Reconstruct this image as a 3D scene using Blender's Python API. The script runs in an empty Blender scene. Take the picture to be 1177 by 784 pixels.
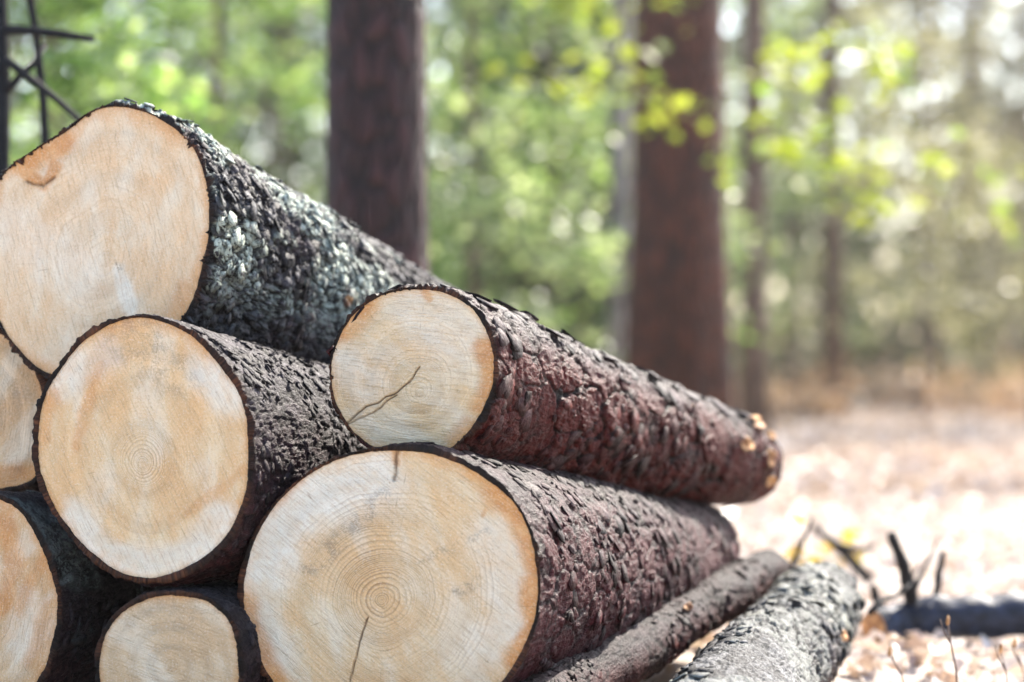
import bpy, math, random
import numpy as np
from mathutils import Vector

R = math.radians
rng = np.random.default_rng(7)
random.seed(7)
C = bpy.context.scene
COL = C.collection

# ------------------------------------------------------------------ camera numbers
H = 0.60                      # lens height over the forest floor
FPX = 1177 * 85 / 36          # focal length in photo pixels
HOR = 410.0                   # horizon row
def P(u, v, d):
    return np.array([(u - 588.5) / FPX * d, d, H + (HOR - v) / FPX * d])

# ------------------------------------------------------------------ noise
def _hash(ix, iy, iz, seed):
    h = (ix.astype(np.int64) * 374761393 + iy.astype(np.int64) * 668265263 + iz.astype(np.int64) * 2147483647 + seed * 974634457) & 0xFFFFFFFF
    h = ((h ^ (h >> 13)) * 1274126177) & 0xFFFFFFFF
    h = ((h ^ (h >> 16)) * 2246822519) & 0xFFFFFFFF
    h = h ^ (h >> 15)
    return (h & 0xFFFFFF) / float(0x1000000)
def vnoise(p, seed=0):
    i = np.floor(p); f = p - i; f = f * f * (3 - 2 * f)
    x, y, z = i[..., 0], i[..., 1], i[..., 2]
    out = 0
    for dx in (0, 1):
        wx = f[..., 0] if dx else 1 - f[..., 0]
        for dy in (0, 1):
            wy = f[..., 1] if dy else 1 - f[..., 1]
            for dz in (0, 1):
                wz = f[..., 2] if dz else 1 - f[..., 2]
                out = out + wx * wy * wz * _hash(x + dx, y + dy, z + dz, seed)
    return out
def fbm(p, seed=0, octv=4, gain=.5):
    s = 0; a = 1; t = 0
    for k in range(octv):
        s = s + a * vnoise(p * (2.03 ** k) + 13.7 * k, seed + k); t += a; a *= gain
    return s / t
def worley(p, seed=0):
    i = np.floor(p)
    f1 = np.full(p.shape[:-1], 9.); f2 = f1.copy(); idv = np.zeros(p.shape[:-1])
    for dx in (-1, 0, 1):
        for dy in (-1, 0, 1):
            for dz in (-1, 0, 1):
                cx, cy, cz = i[..., 0] + dx, i[..., 1] + dy, i[..., 2] + dz
                q0 = cx + .1 + .8 * _hash(cx, cy, cz, seed + 1); q1 = cy + .1 + .8 * _hash(cx, cy, cz, seed + 2); q2 = cz + .1 + .8 * _hash(cx, cy, cz, seed + 3)
                d = np.sqrt((q0 - p[..., 0]) ** 2 + (q1 - p[..., 1]) ** 2 + (q2 - p[..., 2]) ** 2)
                idn = _hash(cx, cy, cz, seed + 4)
                near = d < f1
                f2 = np.where(near, f1, np.minimum(f2, d)); idv = np.where(near, idn, idv); f1 = np.where(near, d, f1)
    return f1, f2, idv
def sstep(a, b, x):
    t = np.clip((x - a) / (b - a), 0, 1); return t * t * (3 - 2 * t)

# ------------------------------------------------------------------ objects
def tag(o, label=None, cat=None, group=None, kind=None):
    if label: o['label'] = label
    if cat: o['category'] = cat
    if group: o['group'] = group
    if kind: o['kind'] = kind
    return o
def empty(name, loc, label=None, cat=None, group=None):
    o = bpy.data.objects.new(name, None); COL.objects.link(o); o.location = loc; o.empty_display_size = .1
    return tag(o, label, cat, group)
def mesh_obj(name, verts, faces, mats, parent=None, attrs=None, smooth=True, midx=None):
    """one mesh object; verts in world space, moved into the parent's frame"""
    verts = np.asarray(verts, dtype=np.float32).reshape(-1, 3)
    if parent is not None:
        off = np.zeros(3); q = parent
        while q is not None:
            off = off + np.array(q.location); q = q.parent
        verts = verts - off.astype(np.float32)
    me = bpy.data.meshes.new(name)
    if isinstance(faces, tuple):
        me.vertices.add(len(verts)); me.vertices.foreach_set('co', verts.ravel())
        li = np.concatenate([f.ravel() for f in faces]).astype(np.int32); lens = np.concatenate([np.full(len(f), f.shape[1]) for f in faces])
        me.loops.add(len(li)); me.loops.foreach_set('vertex_index', li); n = len(lens)
        me.polygons.add(n); me.polygons.foreach_set('loop_start', np.r_[0, np.cumsum(lens)[:-1]].astype(np.int32)); me.update(calc_edges=True)
    elif isinstance(faces, np.ndarray):
        n, k = faces.shape
        me.vertices.add(len(verts)); me.vertices.foreach_set('co', verts.ravel())
        me.loops.add(n * k); me.loops.foreach_set('vertex_index', faces.astype(np.int32).ravel())
        me.polygons.add(n); me.polygons.foreach_set('loop_start', np.arange(0, n * k, k, dtype=np.int32))
        me.update(calc_edges=True)
    else:
        me.from_pydata(verts.tolist(), [], faces); n = len(faces)
    for m in (mats if isinstance(mats, (list, tuple)) else [mats]): me.materials.append(m)
    if midx is not None: me.polygons.foreach_set('material_index', np.asarray(midx, dtype=np.int32))
    me.polygons.foreach_set('use_smooth', np.full(len(me.polygons), smooth, dtype=bool))
    for k, a in (attrs or {}).items():
        a = np.asarray(a, dtype=np.float32)
        if a.ndim == 1:
            at = me.attributes.new(k, 'FLOAT', 'POINT'); at.data.foreach_set('value', a)
        else:
            at = me.attributes.new(k, 'FLOAT_VECTOR', 'POINT'); at.data.foreach_set('vector', a.ravel())
    me.update()
    o = bpy.data.objects.new(name, me); COL.objects.link(o)
    if parent is not None: o.parent = parent
    return o
def grid_faces(nr, nc, wrap=True, off=0, flip=False):
    i = np.arange(nr - 1)[:, None]; j = np.arange(nc if wrap else nc - 1)[None, :]
    j2 = (j + 1) % nc
    f = np.stack([i * nc + j, i * nc + j2, (i + 1) * nc + j2, (i + 1) * nc + j], -1).reshape(-1, 4) + off
    return f[:, ::-1] if flip else f

# ------------------------------------------------------------------ shader helper
class NT:
    def __init__(s, name):
        s.m = bpy.data.materials.new(name); s.m.use_nodes = True; s.t = s.m.node_tree; s.t.nodes.clear()
        s.out = s.t.nodes.new('ShaderNodeOutputMaterial')
    def n(s, typ, ins=None, **props):
        nd = s.t.nodes.new('ShaderNode' + typ)
        for k, v in props.items(): setattr(nd, k, v)
        for k, v in (ins or {}).items(): s.set(nd.inputs[k], v)
        return nd
    def set(s, sock, v):
        if isinstance(v, bpy.types.NodeSocket): s.t.links.new(v, sock)
        elif isinstance(v, bpy.types.Node): s.t.links.new(v.outputs[0], sock)
        elif isinstance(v, tuple) and len(v) == 3 and sock.type == 'RGBA': sock.default_value = (*v, 1)
        else: sock.default_value = v
    def attr(s, name, vec=False):
        a = s.n('Attribute', attribute_name=name); return a.outputs['Vector'] if vec else a.outputs['Fac']
    def mix(s, f, a, b, mode='MIX'):
        m = s.n('Mix', data_type='RGBA', blend_type=mode); s.set(m.inputs[0], f); s.set(m.inputs[6], a); s.set(m.inputs[7], b); return m.outputs[2]
    def math(s, op, a, b=0., c=0., clamp=False):
        m = s.n('Math', operation=op, use_clamp=clamp); s.set(m.inputs[0], a); s.set(m.inputs[1], b); s.set(m.inputs[2], c); return m.outputs[0]
    def ramp(s, f, *stops):
        r = s.n('ValToRGB', {0: f}); e = r.color_ramp.elements
        while len(e) < len(stops): e.new(.5)
        for el, (p, c) in zip(e, stops):
            el.position = p; el.color = (*c, 1) if isinstance(c, tuple) else (c, c, c, 1)
        return r.outputs[0]
    def rng(s, f, a, b, c=0., d=1.):
        m = s.n('MapRange', {0: f, 1: a, 2: b, 3: c, 4: d}); return m.outputs[0]
    def noise(s, vec, scale, detail=4., rough=.55, dist=0.):
        nn = s.n('TexNoise', {'Scale': scale, 'Detail': detail, 'Roughness': rough, 'Distortion': dist})
        if vec is not None: s.set(nn.inputs['Vector'], vec)
        return nn.outputs[0]
    def vmul(s, v, k):
        m = s.n('VectorMath', operation='MULTIPLY'); s.set(m.inputs[0], v); m.inputs[1].default_value = k; return m.outputs[0]
    def done(s, sh): s.t.links.new(sh.outputs[0], s.out.inputs['Surface']); return s.m

def mat_bark(name, plate_a, plate_b, crev, red, red_amt=.4, lich=None, pale=(.42, .36, .36), rough=.62, bump=.5, spec=.4):
    t = NT(name); co = t.attr('co', True)
    n1 = t.noise(co, 30, 5, .6); n2 = t.noise(co, 190, 4, .65); n3 = t.noise(co, 9, 3, .5)
    fib = t.noise(t.vmul(co, (1, 1, .22)), 260, 3, .6)
    pid = t.attr('pid'); cv = t.attr('crev')
    mx = t.math('ADD', t.math('MULTIPLY', pid, .6), t.math('MULTIPLY', n1, .7))
    col = t.mix(t.rng(mx, .35, .95), plate_a, plate_b)
    redf = t.math('MULTIPLY', t.attr('redm'), t.rng(t.math('ADD', n1, t.math('MULTIPLY', pid, .35)), .36, .66), clamp=True)
    col = t.mix(t.math('MULTIPLY', redf, red_amt, clamp=True), col, red)
    col = t.mix(t.math('MULTIPLY', t.rng(n2, .38, .62), .85), col, t.mix(.7, col, (.0, .0, .0), 'MIX'))
    col = t.mix(t.math('MULTIPLY', t.rng(fib, .58, .74), t.math('MULTIPLY', t.attr('palem'), .9)), col, pale)
    if lich is not None:
        lf = t.math('MULTIPLY', t.attr('lich'), t.rng(t.math('ADD', n2, t.math('MULTIPLY', n1, .6)), .70, .84), clamp=True)
        col = t.mix(t.math('MULTIPLY', lf, .92), col, t.mix(n3, lich, tuple(x * .7 for x in lich)))
    col = t.mix(cv, crev, col)
    cut = t.attr('cutedge'); n4c = t.noise(co, 300, 3, .7)
    col = t.mix(cut, col, t.mix(t.rng(t.noise(co, 16, 3, .5), .42, .62), (.010, .006, .004), t.mix(t.rng(n4c, .45, .6), (.03, .012, .007), (.11, .04, .018))))
    col = t.mix(t.attr('scar'), col, t.mix(n1, (.42, .2, .06), (.7, .5, .3)))
    n4 = t.noise(co, 480, 3, .7); hgt = t.math('ADD', t.math('MULTIPLY', n2, .7), t.math('ADD', t.math('MULTIPLY', fib, .4), t.math('MULTIPLY', n4, .4)))
    bp = t.n('Bump', {'Strength': bump, 'Distance': .006, 'Height': hgt})
    b = t.n('BsdfPrincipled', {'Base Color': col, 'Roughness': t.rng(n2, .3, .7, rough - .22, rough + .12), 'Specular IOR Level': spec, 'Normal': bp.outputs[0]})
    return t.done(b)

def mat_face(name, base=(.74, .55, .35), warm=(.66, .38, .17), ring=.5, ringn=46., ringpos=(.0, .55), saw=R(20), seed=0.):
    """fresh cut spruce: rings follow the outline, saw marks cross them"""
    t = NT(name); co0 = t.attr('co', True)
    off = t.n('VectorMath', operation='ADD'); t.set(off.inputs[0], co0); off.inputs[1].default_value = (seed * 3.1, seed * 1.7, seed * 2.3); co = off.outputs[0]
    r = t.attr('ring')
    n1 = t.noise(co, 11, 4, .55); n2 = t.noise(co, 45, 5, .65); n3 = t.noise(co, 330, 5, .8)
    n0 = t.noise(co, 6, 4, .6, .6)
    rr = t.math('ADD', r, t.math('MULTIPLY', t.math('SUBTRACT', n1, .5), .065))
    rr = t.math('ADD', rr, t.math('MULTIPLY', t.math('SUBTRACT', n2, .5), .006))
    ph = t.math('MULTIPLY', rr, ringn)
    ph = t.math('ADD', ph, t.math('MULTIPLY', t.math('SINE', t.math('MULTIPLY', rr, 23.)), 1.3))
    fr = t.math('FRACT', ph)
    line = t.math('MULTIPLY', t.rng(fr, .35, .92), t.rng(fr, 1.0, .93))
    yr = t.n('TexWhiteNoise', noise_dimensions='1D'); t.set(yr.inputs['W'], t.math('FLOOR', ph))
    line = t.math('MULTIPLY', line, t.rng(yr.outputs['Value'], 0, 1, .35, 1.))
    vis = t.rng(r, ringpos[0] + .55, ringpos[1] + .55, 1., .12)
    vis = t.math('MULTIPLY', vis, t.rng(n0, .38, .6, .12, 1.))
    rot0 = t.n('Mapping', {'Vector': co, 'Rotation': (0, 0, saw)}); rot = t.n('Mapping', {'Vector': rot0.outputs[0], 'Scale': (1, 14, 1)}); sm = t.noise(rot.outputs[0], 34, 3, .6)
    rot1 = t.n('Mapping', {'Vector': co, 'Rotation': (0, 0, saw + .5)}); rot2 = t.n('Mapping', {'Vector': rot1.outputs[0], 'Scale': (1.4, 3.6, 1)}); wide = t.noise(rot2.outputs[0], 7, 3, .55)
    col = t.mix(t.rng(n1, .3, .7), base, t.mix(.5, base, warm)); col = t.mix(t.math('MULTIPLY', t.rng(n0, .52, .66), .6), col, warm)
    col = t.mix(t.math('MULTIPLY', t.rng(wide, .48, .66), .75), col, t.mix(.7, base, warm))
    col = t.mix(t.math('MULTIPLY', t.rng(wide, .5, .33), .55), col, (.86, .74, .57))
    col = t.mix(t.math('MULTIPLY', t.rng(t.math('ADD', r, t.math('MULTIPLY', t.noise(co, 13, 4, .6), .42)), 1.10, 1.24), .9), col, t.mix(.5, warm, (.6, .24, .06)))
    col = t.mix(t.math('MULTIPLY', t.attr('pale'), t.rng(n2, .25, .6, .4, 1.)), col, (.90, .82, .68))
    col = t.mix(t.math('MULTIPLY', t.attr('stain'), t.rng(n2, .3, .55, .6, 1.)), col, t.mix(t.rng(n2, .3, .7), (.78, .34, .09), (.55, .20, .045)))
    col = t.mix(t.math('MULTIPLY', t.attr('grey'), t.rng(t.math('ADD', n2, t.math('MULTIPLY', n3, .8)), .86, 1.02), clamp=True), col, (.26, .21, .17))
    col = t.mix(t.math('MULTIPLY', t.math('MULTIPLY', line, vis), ring), col, (.26, .115, .04))
    col = t.mix(t.math('MULTIPLY', t.rng(sm, .50, .68), .42), col, (.46, .28, .13))
    col = t.mix(t.math('MULTIPLY', t.rng(n3, .55, .72), .62), col, (.34, .20, .09))
    col = t.mix(t.math('MULTIPLY', t.rng(n3, .47, .3), .60), col, (.93, .86, .74))
    pol = t.vmul(t.attr('pol', True), (9, 9, .7)); rad = t.noise(pol, 4.5, 4, .7); rad2 = t.noise(t.vmul(t.attr('pol', True), (5, 5, 2.2)), 3., 3, .6)
    chk = t.math('MULTIPLY', t.rng(rad, .60, .68), t.math('MULTIPLY', t.rng(rad2, .5, .62), t.rng(r, .15, .4)), clamp=True)
    col = t.mix(t.math('MULTIPLY', chk, .55), col, (.30, .15, .06))
    n5 = t.noise(co, 150, 4, .85); col = t.mix(t.math('MULTIPLY', t.rng(n5, .60, .70), t.rng(n1, .4, .6, .15, .75)), col, (.30, .17, .08))
    col = t.mix(t.math('MULTIPLY', t.attr('crack'), t.rng(n2, .3, .5, .35, 1.)), col, (.07, .03, .012))
    hgt = t.math('ADD', t.math('MULTIPLY', sm, .7), t.math('ADD', t.math('MULTIPLY', n3, .35), t.math('MULTIPLY', line, -.2)))
    bp = t.n('Bump', {'Strength': 1., 'Distance': .006, 'Height': hgt})
    b = t.n('BsdfPrincipled', {'Base Color': col, 'Roughness': .7, 'Specular IOR Level': .25, 'Normal': bp.outputs[0]})
    return t.done(b)

def mat_leaf(name, c1, c2, c3, trans=(1.8, 1.9, 1.3), tw=.5):
    t = NT(name); g = t.n('NewGeometry'); r = g.outputs['Random Per Island']
    col = t.ramp(r, (0, c1), (.55, c2), (1., c3))
    d = t.n('BsdfPrincipled', {'Base Color': col, 'Roughness': .4, 'Specular IOR Level': .4})
    tc = t.mix(1., col, trans, 'MULTIPLY')
    tr = t.n('BsdfTranslucent', {'Color': tc})
    m = t.n('MixShader', {0: tw}); t.set(m.inputs[1], d); t.set(m.inputs[2], tr)
    return t.done(m)
def mat_trunk(name, a, b, crev, scale=1.):
    t = NT(name); tc = t.n('TexCoord').outputs['Object']
    v = t.n('TexVoronoi', {'Vector': t.vmul(tc, (1, 1, .35)), 'Scale': 26 * scale}, feature='DISTANCE_TO_EDGE')
    n = t.noise(tc, 14 * scale, 5, .6); n2 = t.noise(tc, 3, 3, .5)
    col = t.mix(t.rng(t.math('ADD', n, t.math('MULTIPLY', n2, .6)), .55, 1.05), a, b)
    col = t.mix(t.rng(v.outputs[0], .0, .14), crev, col)
    bp = t.n('Bump', {'Strength': .8, 'Distance': .02, 'Height': t.math('ADD', n, t.rng(v.outputs[0], 0, .2))})
    return t.done(t.n('BsdfPrincipled', {'Base Color': col, 'Roughness': .8, 'Specular IOR Level': .3, 'Normal': bp.outputs[0]}))
def mat_plain(name, a, b, scale=40., rough=.6, spec=.4, bump=.3):
    t = NT(name); tc = t.n('TexCoord').outputs['Object']; n = t.noise(tc, scale, 5, .6)
    bp = t.n('Bump', {'Strength': bump, 'Distance': .004, 'Height': n})
    return t.done(t.n('BsdfPrincipled', {'Base Color': t.mix(t.rng(n, .35, .65), a, b), 'Roughness': rough, 'Specular IOR Level': spec, 'Normal': bp.outputs[0]}))

# ------------------------------------------------------------------ logs
VIEW = np.array([0., 1., 0.])
LOGS = {}
def outline(center, pts, n):
    c = np.array(center, float); p = np.array(pts, float) - c
    a = np.arctan2(-p[:, 1], p[:, 0]); r = np.hypot(p[:, 0], p[:, 1])
    o = np.argsort(a); a, r = a[o], r[o]
    th = np.arange(n) / n * 2 * np.pi - np.pi
    rr = np.interp(th, np.r_[a - 2 * np.pi, a, a + 2 * np.pi], np.r_[r, r, r])
    k = max(3, n // 34); ker = np.hanning(2 * k + 3)[1:-1]; ker /= ker.sum()
    rr = np.convolve(np.r_[rr[-k:], rr, rr[:k]], ker, 'valid')
    return th, rr
def make_log(name, label, center, pts, d, far, far_r, bark, face, group='logs in the timber stack', obl=.5, plate=.028, stretch=.6,
             depth=.006, barkth=.008, pith=None, nth=460, dz=.0034, seed=1, lich=0., redfn=None, stubs=(), stains=(), bend=.0, flat_front=None, rings_far=True, lumps=.010, edge=.16, palebase=.5, taper=1.15, flake=30., wpl=.5, scales=(0, .01, 1.)):
    c0 = P(center[0], center[1], d) if len(center) == 2 else np.array(center, float)
    c1 = np.array(far, float); ax = c1 - c0; L = np.linalg.norm(ax); ax /= L
    nrm = ax * (1 - obl) + VIEW * obl; nrm /= np.linalg.norm(nrm)
    cam = np.array([0, 0, H])
    right = np.cross(ax, [0, 0, 1.]); right /= np.linalg.norm(right); up = np.cross(right, ax)
    if pts is not None:
        th, rr = outline(center, pts, nth)
        u = center[0] + rr * np.cos(th); v = center[1] - rr * np.sin(th)
        ray = np.stack([(u - 588.5) / FPX, np.ones_like(u), (HOR - v) / FPX], -1)
        s = ((c0 - cam) @ nrm) / (ray @ nrm)
        foff = cam + ray * s[:, None] - c0
    else:
        th = np.arange(nth) / nth * 2 * np.pi - np.pi
        wob = 1 + .05 * np.sin(2 * th + seed) + .03 * np.sin(3 * th + 2 * seed)
        foff = flat_front * (wob * np.cos(th))[:, None] * right + flat_front * (wob * np.sin(th))[:, None] * up
    rad0 = np.linalg.norm(foff, axis=1)
    boff = far_r * (np.cos(th)[:, None] * right + np.sin(th)[:, None] * up)
    R0 = rad0.mean()
    nz = int(L / dz)
    tt = np.linspace(0, 1, nz)
    tp = tt ** taper
    off = foff[None] * (1 - tp)[:, None, None] + boff[None] * tp[:, None, None]           # nz,nth,3
    sag = np.sin(np.pi * tt) * bend
    cen = c0 + ax * (tt * L)[:, None] + up * sag[:, None]
    radl = np.linalg.norm(off, axis=2); dirv = off / radl[..., None]
    zz = np.broadcast_to((tt * L)[:, None], radl.shape)
    Rz = R0 * (1 - tp) + far_r * tp
    co = np.stack([np.cos(th)[None] * Rz[:, None], np.sin(th)[None] * Rz[:, None], zz], -1) + seed * 5.37
    # bark relief: plates, lumps, ragged fissures
    wq = co + plate * 1.15 * (np.stack([fbm(co / plate * .8, seed + 40, 4, .6), fbm(co / plate * .8 + 9, seed + 50, 4, .6), fbm(co / plate * .8 + 17, seed + 60, 4, .6)], -1) - .5)
    q = wq / plate * np.array([1, 1, stretch])
    f1, f2, pid = worley(q, seed)
    e = f2 - f1
    crack = 1 - sstep(.0, edge, e)
    # flakes: irregular terraces, each lifting over the next
    fl = fbm(wq * flake * np.array([1, 1, .8]), seed + 90, 5, .58) * 7.5
    fi = np.floor(fl); fr = fl - fi
    terr = (fi + sstep(.0, .22, fr) * .85 + .15 * fr) / 7.5
    fedge = (1 - sstep(.02, .2, fr)) * sstep(.35, .6, fbm(co * flake * 1.7 + 7, seed + 95, 3))
    fid = _hash(fi.astype(int) + (pid * 997).astype(int), fi.astype(int) * 0 + 3, fi.astype(int) * 0, seed)
    lump = fbm(co * 6., seed + 3, 3) - .5
    fine = fbm(co * 120., seed + 9, 4, .6) - .5
    big = fbm(co * 5.2 + 31, seed + 21, 3); big = sstep(.36, .62, big)                       # where the plates stand up, elsewhere smoother
    amp = .3 + .7 * big
    hgt = depth * (amp * wpl * (-crack * 1.0 + (pid - .5) * .6) + amp * (terr - .5) * 2.6 + fine * .9) + lumps * lump * 1.6
    crev = 1 - np.clip(crack * wpl * 1.5 * (.35 + .65 * amp), 0, 1); crev2 = 1 - np.clip(fedge * (.4 + .6 * amp), 0, 1)
    pid = np.clip(.5 * pid + .5 * fid, 0, 1); pid2 = fid
    # branch scars
    scar = np.zeros_like(hgt)
    for (st, sth, sr) in stubs:
        dd = np.hypot((zz - st * L), ((th[None] - sth + np.pi) % (2 * np.pi) - np.pi) * Rz[:, None])
        hgt += .55 * sr * np.exp(-(dd / (sr * 1.7)) ** 2)
    # frayed lip at the sawn end
    lip = np.exp(-tt * L / .006)[:, None]
    hgt = hgt + lip * .003 * (fbm(co * 90, seed + 33, 2) - .6)
    V = cen[:, None, :] + dirv * (radl + hgt)[..., None]
    cutn = np.zeros_like(hgt)
    # front annulus of bark thickness, then the loft
    thick = barkth * (.45 + .9 * fbm(np.stack([np.cos(th), np.sin(th), 0 * th], -1) * 2.6 + seed, seed + 2, 2) + .35 * (fbm(np.stack([np.cos(th), np.sin(th), 0 * th], -1) * 22, seed + 31, 4, .7) - .5))
    inner = 1 - thick / rad0
    jag = (fbm(np.stack([np.cos(th) * 13, np.sin(th) * 13, 0 * th], -1), seed + 77, 5, .7) - .5) * .010
    rim_out = V[0] - nrm * (.0005) + ax * jag[:, None]
    V[0] = rim_out
    rows = [c0 + foff * inner[:, None] + nrm * .004, c0 + foff * inner[:, None] - nrm * .0005 + ax * (jag * .4)[:, None], c0 + foff * ((inner + (1)) / 2)[:, None] + ax * jag[:, None]]
    V = np.concatenate([np.stack(rows), V]); k = 3
    def pad(a, val): return np.concatenate([np.full((k, nth), val), a])
    coa = np.concatenate([np.repeat(co[:1], k, 0), co]);
    ang = np.broadcast_to(th[None], hgt.shape)
    if redfn is None: redm = np.clip(1.1 - 1.4 * (np.sin(ang) * .5 + .5) + .9 * (fbm(co * 7, seed + 12, 3) - .5), 0, 1)
    else: redm = redfn(ang, zz / L, co)
    palem = np.clip((pid - .25) * 1.2, 0, 1) * palebase
    lm = fbm(co * np.array([11, 11, 7.]) + 3, seed + 15, 4)
    lichm = sstep(.47, .56, lm) * lich * crev * sstep(-.75, .25, np.sin(ang))
    cut = pad(np.exp(-zz / .0035) * .9, 1.)
    attrs = dict(co=coa.reshape(-1, 3), crev=pad(crev * (.15 + .85 * crev2), .5).ravel(), pid=pad(np.clip(pid * .75 + pid2 * .25, 0, 1), .5).ravel(), redm=pad(redm, .5).ravel(),
                 palem=pad(palem, 0).ravel(), lich=pad(lichm, 0).ravel(), cutedge=cut.ravel(), scar=pad(scar, 0).ravel())
    root = empty(name, tuple(c0 - np.array([0, 0, rad0.mean()])), label, 'log', group)
    VV = V.reshape(-1, 3); FF = grid_faces(V.shape[0], nth)
    if scales[0]:
        # loose scales: thin irregular plates, each lifted along one edge
        rs = np.random.default_rng(seed + 900); n = int(scales[0]); half = scales[1]; stre = scales[2]; tilt = scales[3] if len(scales) > 3 else .17
        ii = rs.integers(4, nz - 6, n); jj = rs.integers(0, nth, n)
        pn = fbm(co[ii, jj] * 9 + 50, seed + 99, 3); kp = (pn > .46) & (rs.uniform(0, 1, n) < Rz[ii] / R0); ii, jj = ii[kp], jj[kp]; n = len(ii)
        nn = dirv[ii, jj]; ez = np.broadcast_to(ax, nn.shape); et = np.cross(nn, ez); et /= np.linalg.norm(et, axis=1)[:, None]
        p0 = V[ii + k, jj] + nn * rs.uniform(.0002, .0022, n)[:, None] * (half / .006) ** .5
        aa = (np.arange(7) / 7 * 2 * np.pi)[None] + rs.uniform(0, 6.28, (n, 1)); rad = half * (rs.lognormal(-.15, .6, (n, 1)).clip(.2, 2.)) * rs.uniform(.55, 1.2, (n, 7))
        tx = np.tan(rs.normal(0, tilt, (n, 1))); ty = np.tan(rs.normal(0, tilt, (n, 1)))
        lx = np.cos(aa) * rad / stre ** .5; ly = np.sin(aa) * rad * stre ** .5
        lh = lx * tx + ly * ty - .8 * (lx ** 2) / Rz[ii][:, None] * .5 + rs.normal(0, .0003, (n, 7))
        ringp = p0[:, None] + et[:, None] * lx[..., None] + ez[:, None] * ly[..., None] + nn[:, None] * lh[..., None]
        botp = ringp - nn[:, None] * (.0016 + .12 * half) + (p0[:, None] - ringp) * .12
        fv = np.concatenate([p0[:, None] + nn[:, None] * .0004, ringp, botp], 1)
        b0 = len(VV) + np.arange(n)[:, None] * 15
        tri = np.concatenate([b0 + np.array([[0, 1 + q_, 1 + (q_ + 1) % 7, 1 + (q_ + 1) % 7]]) for q_ in range(7)] + [b0 + np.array([[1 + q_, 8 + q_, 8 + (q_ + 1) % 7, 1 + (q_ + 1) % 7]]) for q_ in range(7)])
        # the caps are triangles: split apart from the quads below
        fl_tri, fl_quad = tri[:7 * n, :3], tri[7 * n:]
        fpid = rs.beta(.8, 1.2, n); fsh = lambda a_: np.repeat(a_, 15)
        add = dict(crev=np.tile(np.r_[np.ones(8), np.full(7, .25)], n), pid=fsh(fpid), redm=fsh(redm[ii, jj] * rs.uniform(.2, 1., n)), palem=fsh(np.clip(fpid * 1.3, 0, 1) * palebase), lich=fsh(np.minimum(1, lichm[ii, jj] * 1.4)),
                   cutedge=np.zeros(15 * n), scar=np.zeros(15 * n), co=np.repeat(co[ii, jj], 15, 0) + (fv - p0[:, None]).reshape(-1, 3))
        VV = np.concatenate([VV, fv.reshape(-1, 3)])
        attrs = {k_: np.concatenate([attrs[k_], add[k_]]) for k_ in attrs}
        FF = (FF, fl_quad, fl_tri)
    mesh_obj('bark', VV, FF, bark, root, attrs)
    # sawn faces
    def disc(cc, offs, n_out, mat, st, pth):
        nr = 150
        pr = (np.arange(nr) + .0) / (nr - 1)
        po = np.zeros(3) if pth is None else pth
        g = po[None, None] * (1 - pr)[:, None, None] + offs[None] * pr[:, None, None]
        W = cc + g
        xu = g @ right; yu = g @ up
        lc = np.stack([xu, yu, 0 * xu], -1)
        A = {k2: np.zeros(xu.shape) for k2 in ('stain', 'grey', 'crack', 'pale')}
        dep = (fbm(lc * 24 + seed, seed + 5, 3) - .5) * .003 * np.minimum(1, (1 - pr) * 8)[:, None]
        for (kind, pl, w, s) in st:
            pl = np.array(pl, float)
            # polyline given in photo pixels, brought onto the face
            ray = np.stack([(pl[:, 0] - 588.5) / FPX, np.ones(len(pl)), (HOR - pl[:, 1]) / FPX], -1)
            sc = ((c0 - cam) @ nrm) / (ray @ nrm); q3 = cam + ray * sc[:, None] - c0
            qx, qy = q3 @ right, q3 @ up; best = np.full(xu.shape, 9.)
            jx = xu + .014 * (fbm(lc * 34 + 5, seed + 61, 3) - .5) * (1 if kind != 'crack' else .5); jy = yu + .014 * (fbm(lc * 34 + 25, seed + 62, 3) - .5)
            if len(pl) == 1: best = np.hypot(jx - qx[0], jy - qy[0])
            for i in range(len(pl) - 1):
                ex, ey = qx[i + 1] - qx[i], qy[i + 1] - qy[i]
                h = np.clip(((jx - qx[i]) * ex + (jy - qy[i]) * ey) / (ex * ex + ey * ey), 0, 1)
                best = np.minimum(best, np.hypot(jx - qx[i] - h * ex, jy - qy[i] - h * ey))
            wm = w / FPX * d * (1.35 if kind != 'crack' else 1.)
            if kind == 'crack':
                mk = np.exp(-(best / wm) ** 2) * s; dep = dep - .005 * mk
            else:
                mk = sstep(1., .25, best / wm) * s
            A[kind] = np.maximum(A[kind], mk)
        W = W + n_out * dep[..., None]
        ringv = np.broadcast_to(pr[:, None], xu.shape)
        at = {k2: v2.ravel() for k2, v2 in A.items()}; at['ring'] = ringv.ravel(); at['co'] = lc.reshape(-1, 3); at['pol'] = np.stack([np.cos(th)[None] + 0 * xu, np.sin(th)[None] + 0 * xu, ringv], -1).reshape(-1, 3)
        return mesh_obj('cut_face', W.reshape(-1, 3), grid_faces(nr, nth, flip=True), mat, root, at)
    pth = None
    if pith is not None:
        ray = np.array([(pith[0] - 588.5) / FPX, 1., (HOR - pith[1]) / FPX]); pth = cam + ray * (((c0 - cam) @ nrm) / (ray @ nrm)) - c0
    disc(c0 + nrm * .0015, foff * (inner + .004)[:, None], -nrm, face, stains, pth)
    oe = V[-1] - cen[-1]
    oe = oe * .999
    nth2 = nth
    disc2 = mesh_obj('cut_face', np.concatenate([(c1)[None] + 0 * oe[:1], c1 + oe]), [(0, 1 + (j + 1) % nth, 1 + j) for j in range(nth)], face, root,
                     dict(ring=np.r_[0, np.ones(nth)], co=np.concatenate([[[0, 0, 0]], np.stack([oe @ right, oe @ up, 0 * th], -1)])))
    LOGS[name] = dict(root=root, c0=c0, ax=ax, L=L, right=right, up=up, foff=foff, boff=boff, th=th, cen=cen)
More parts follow.
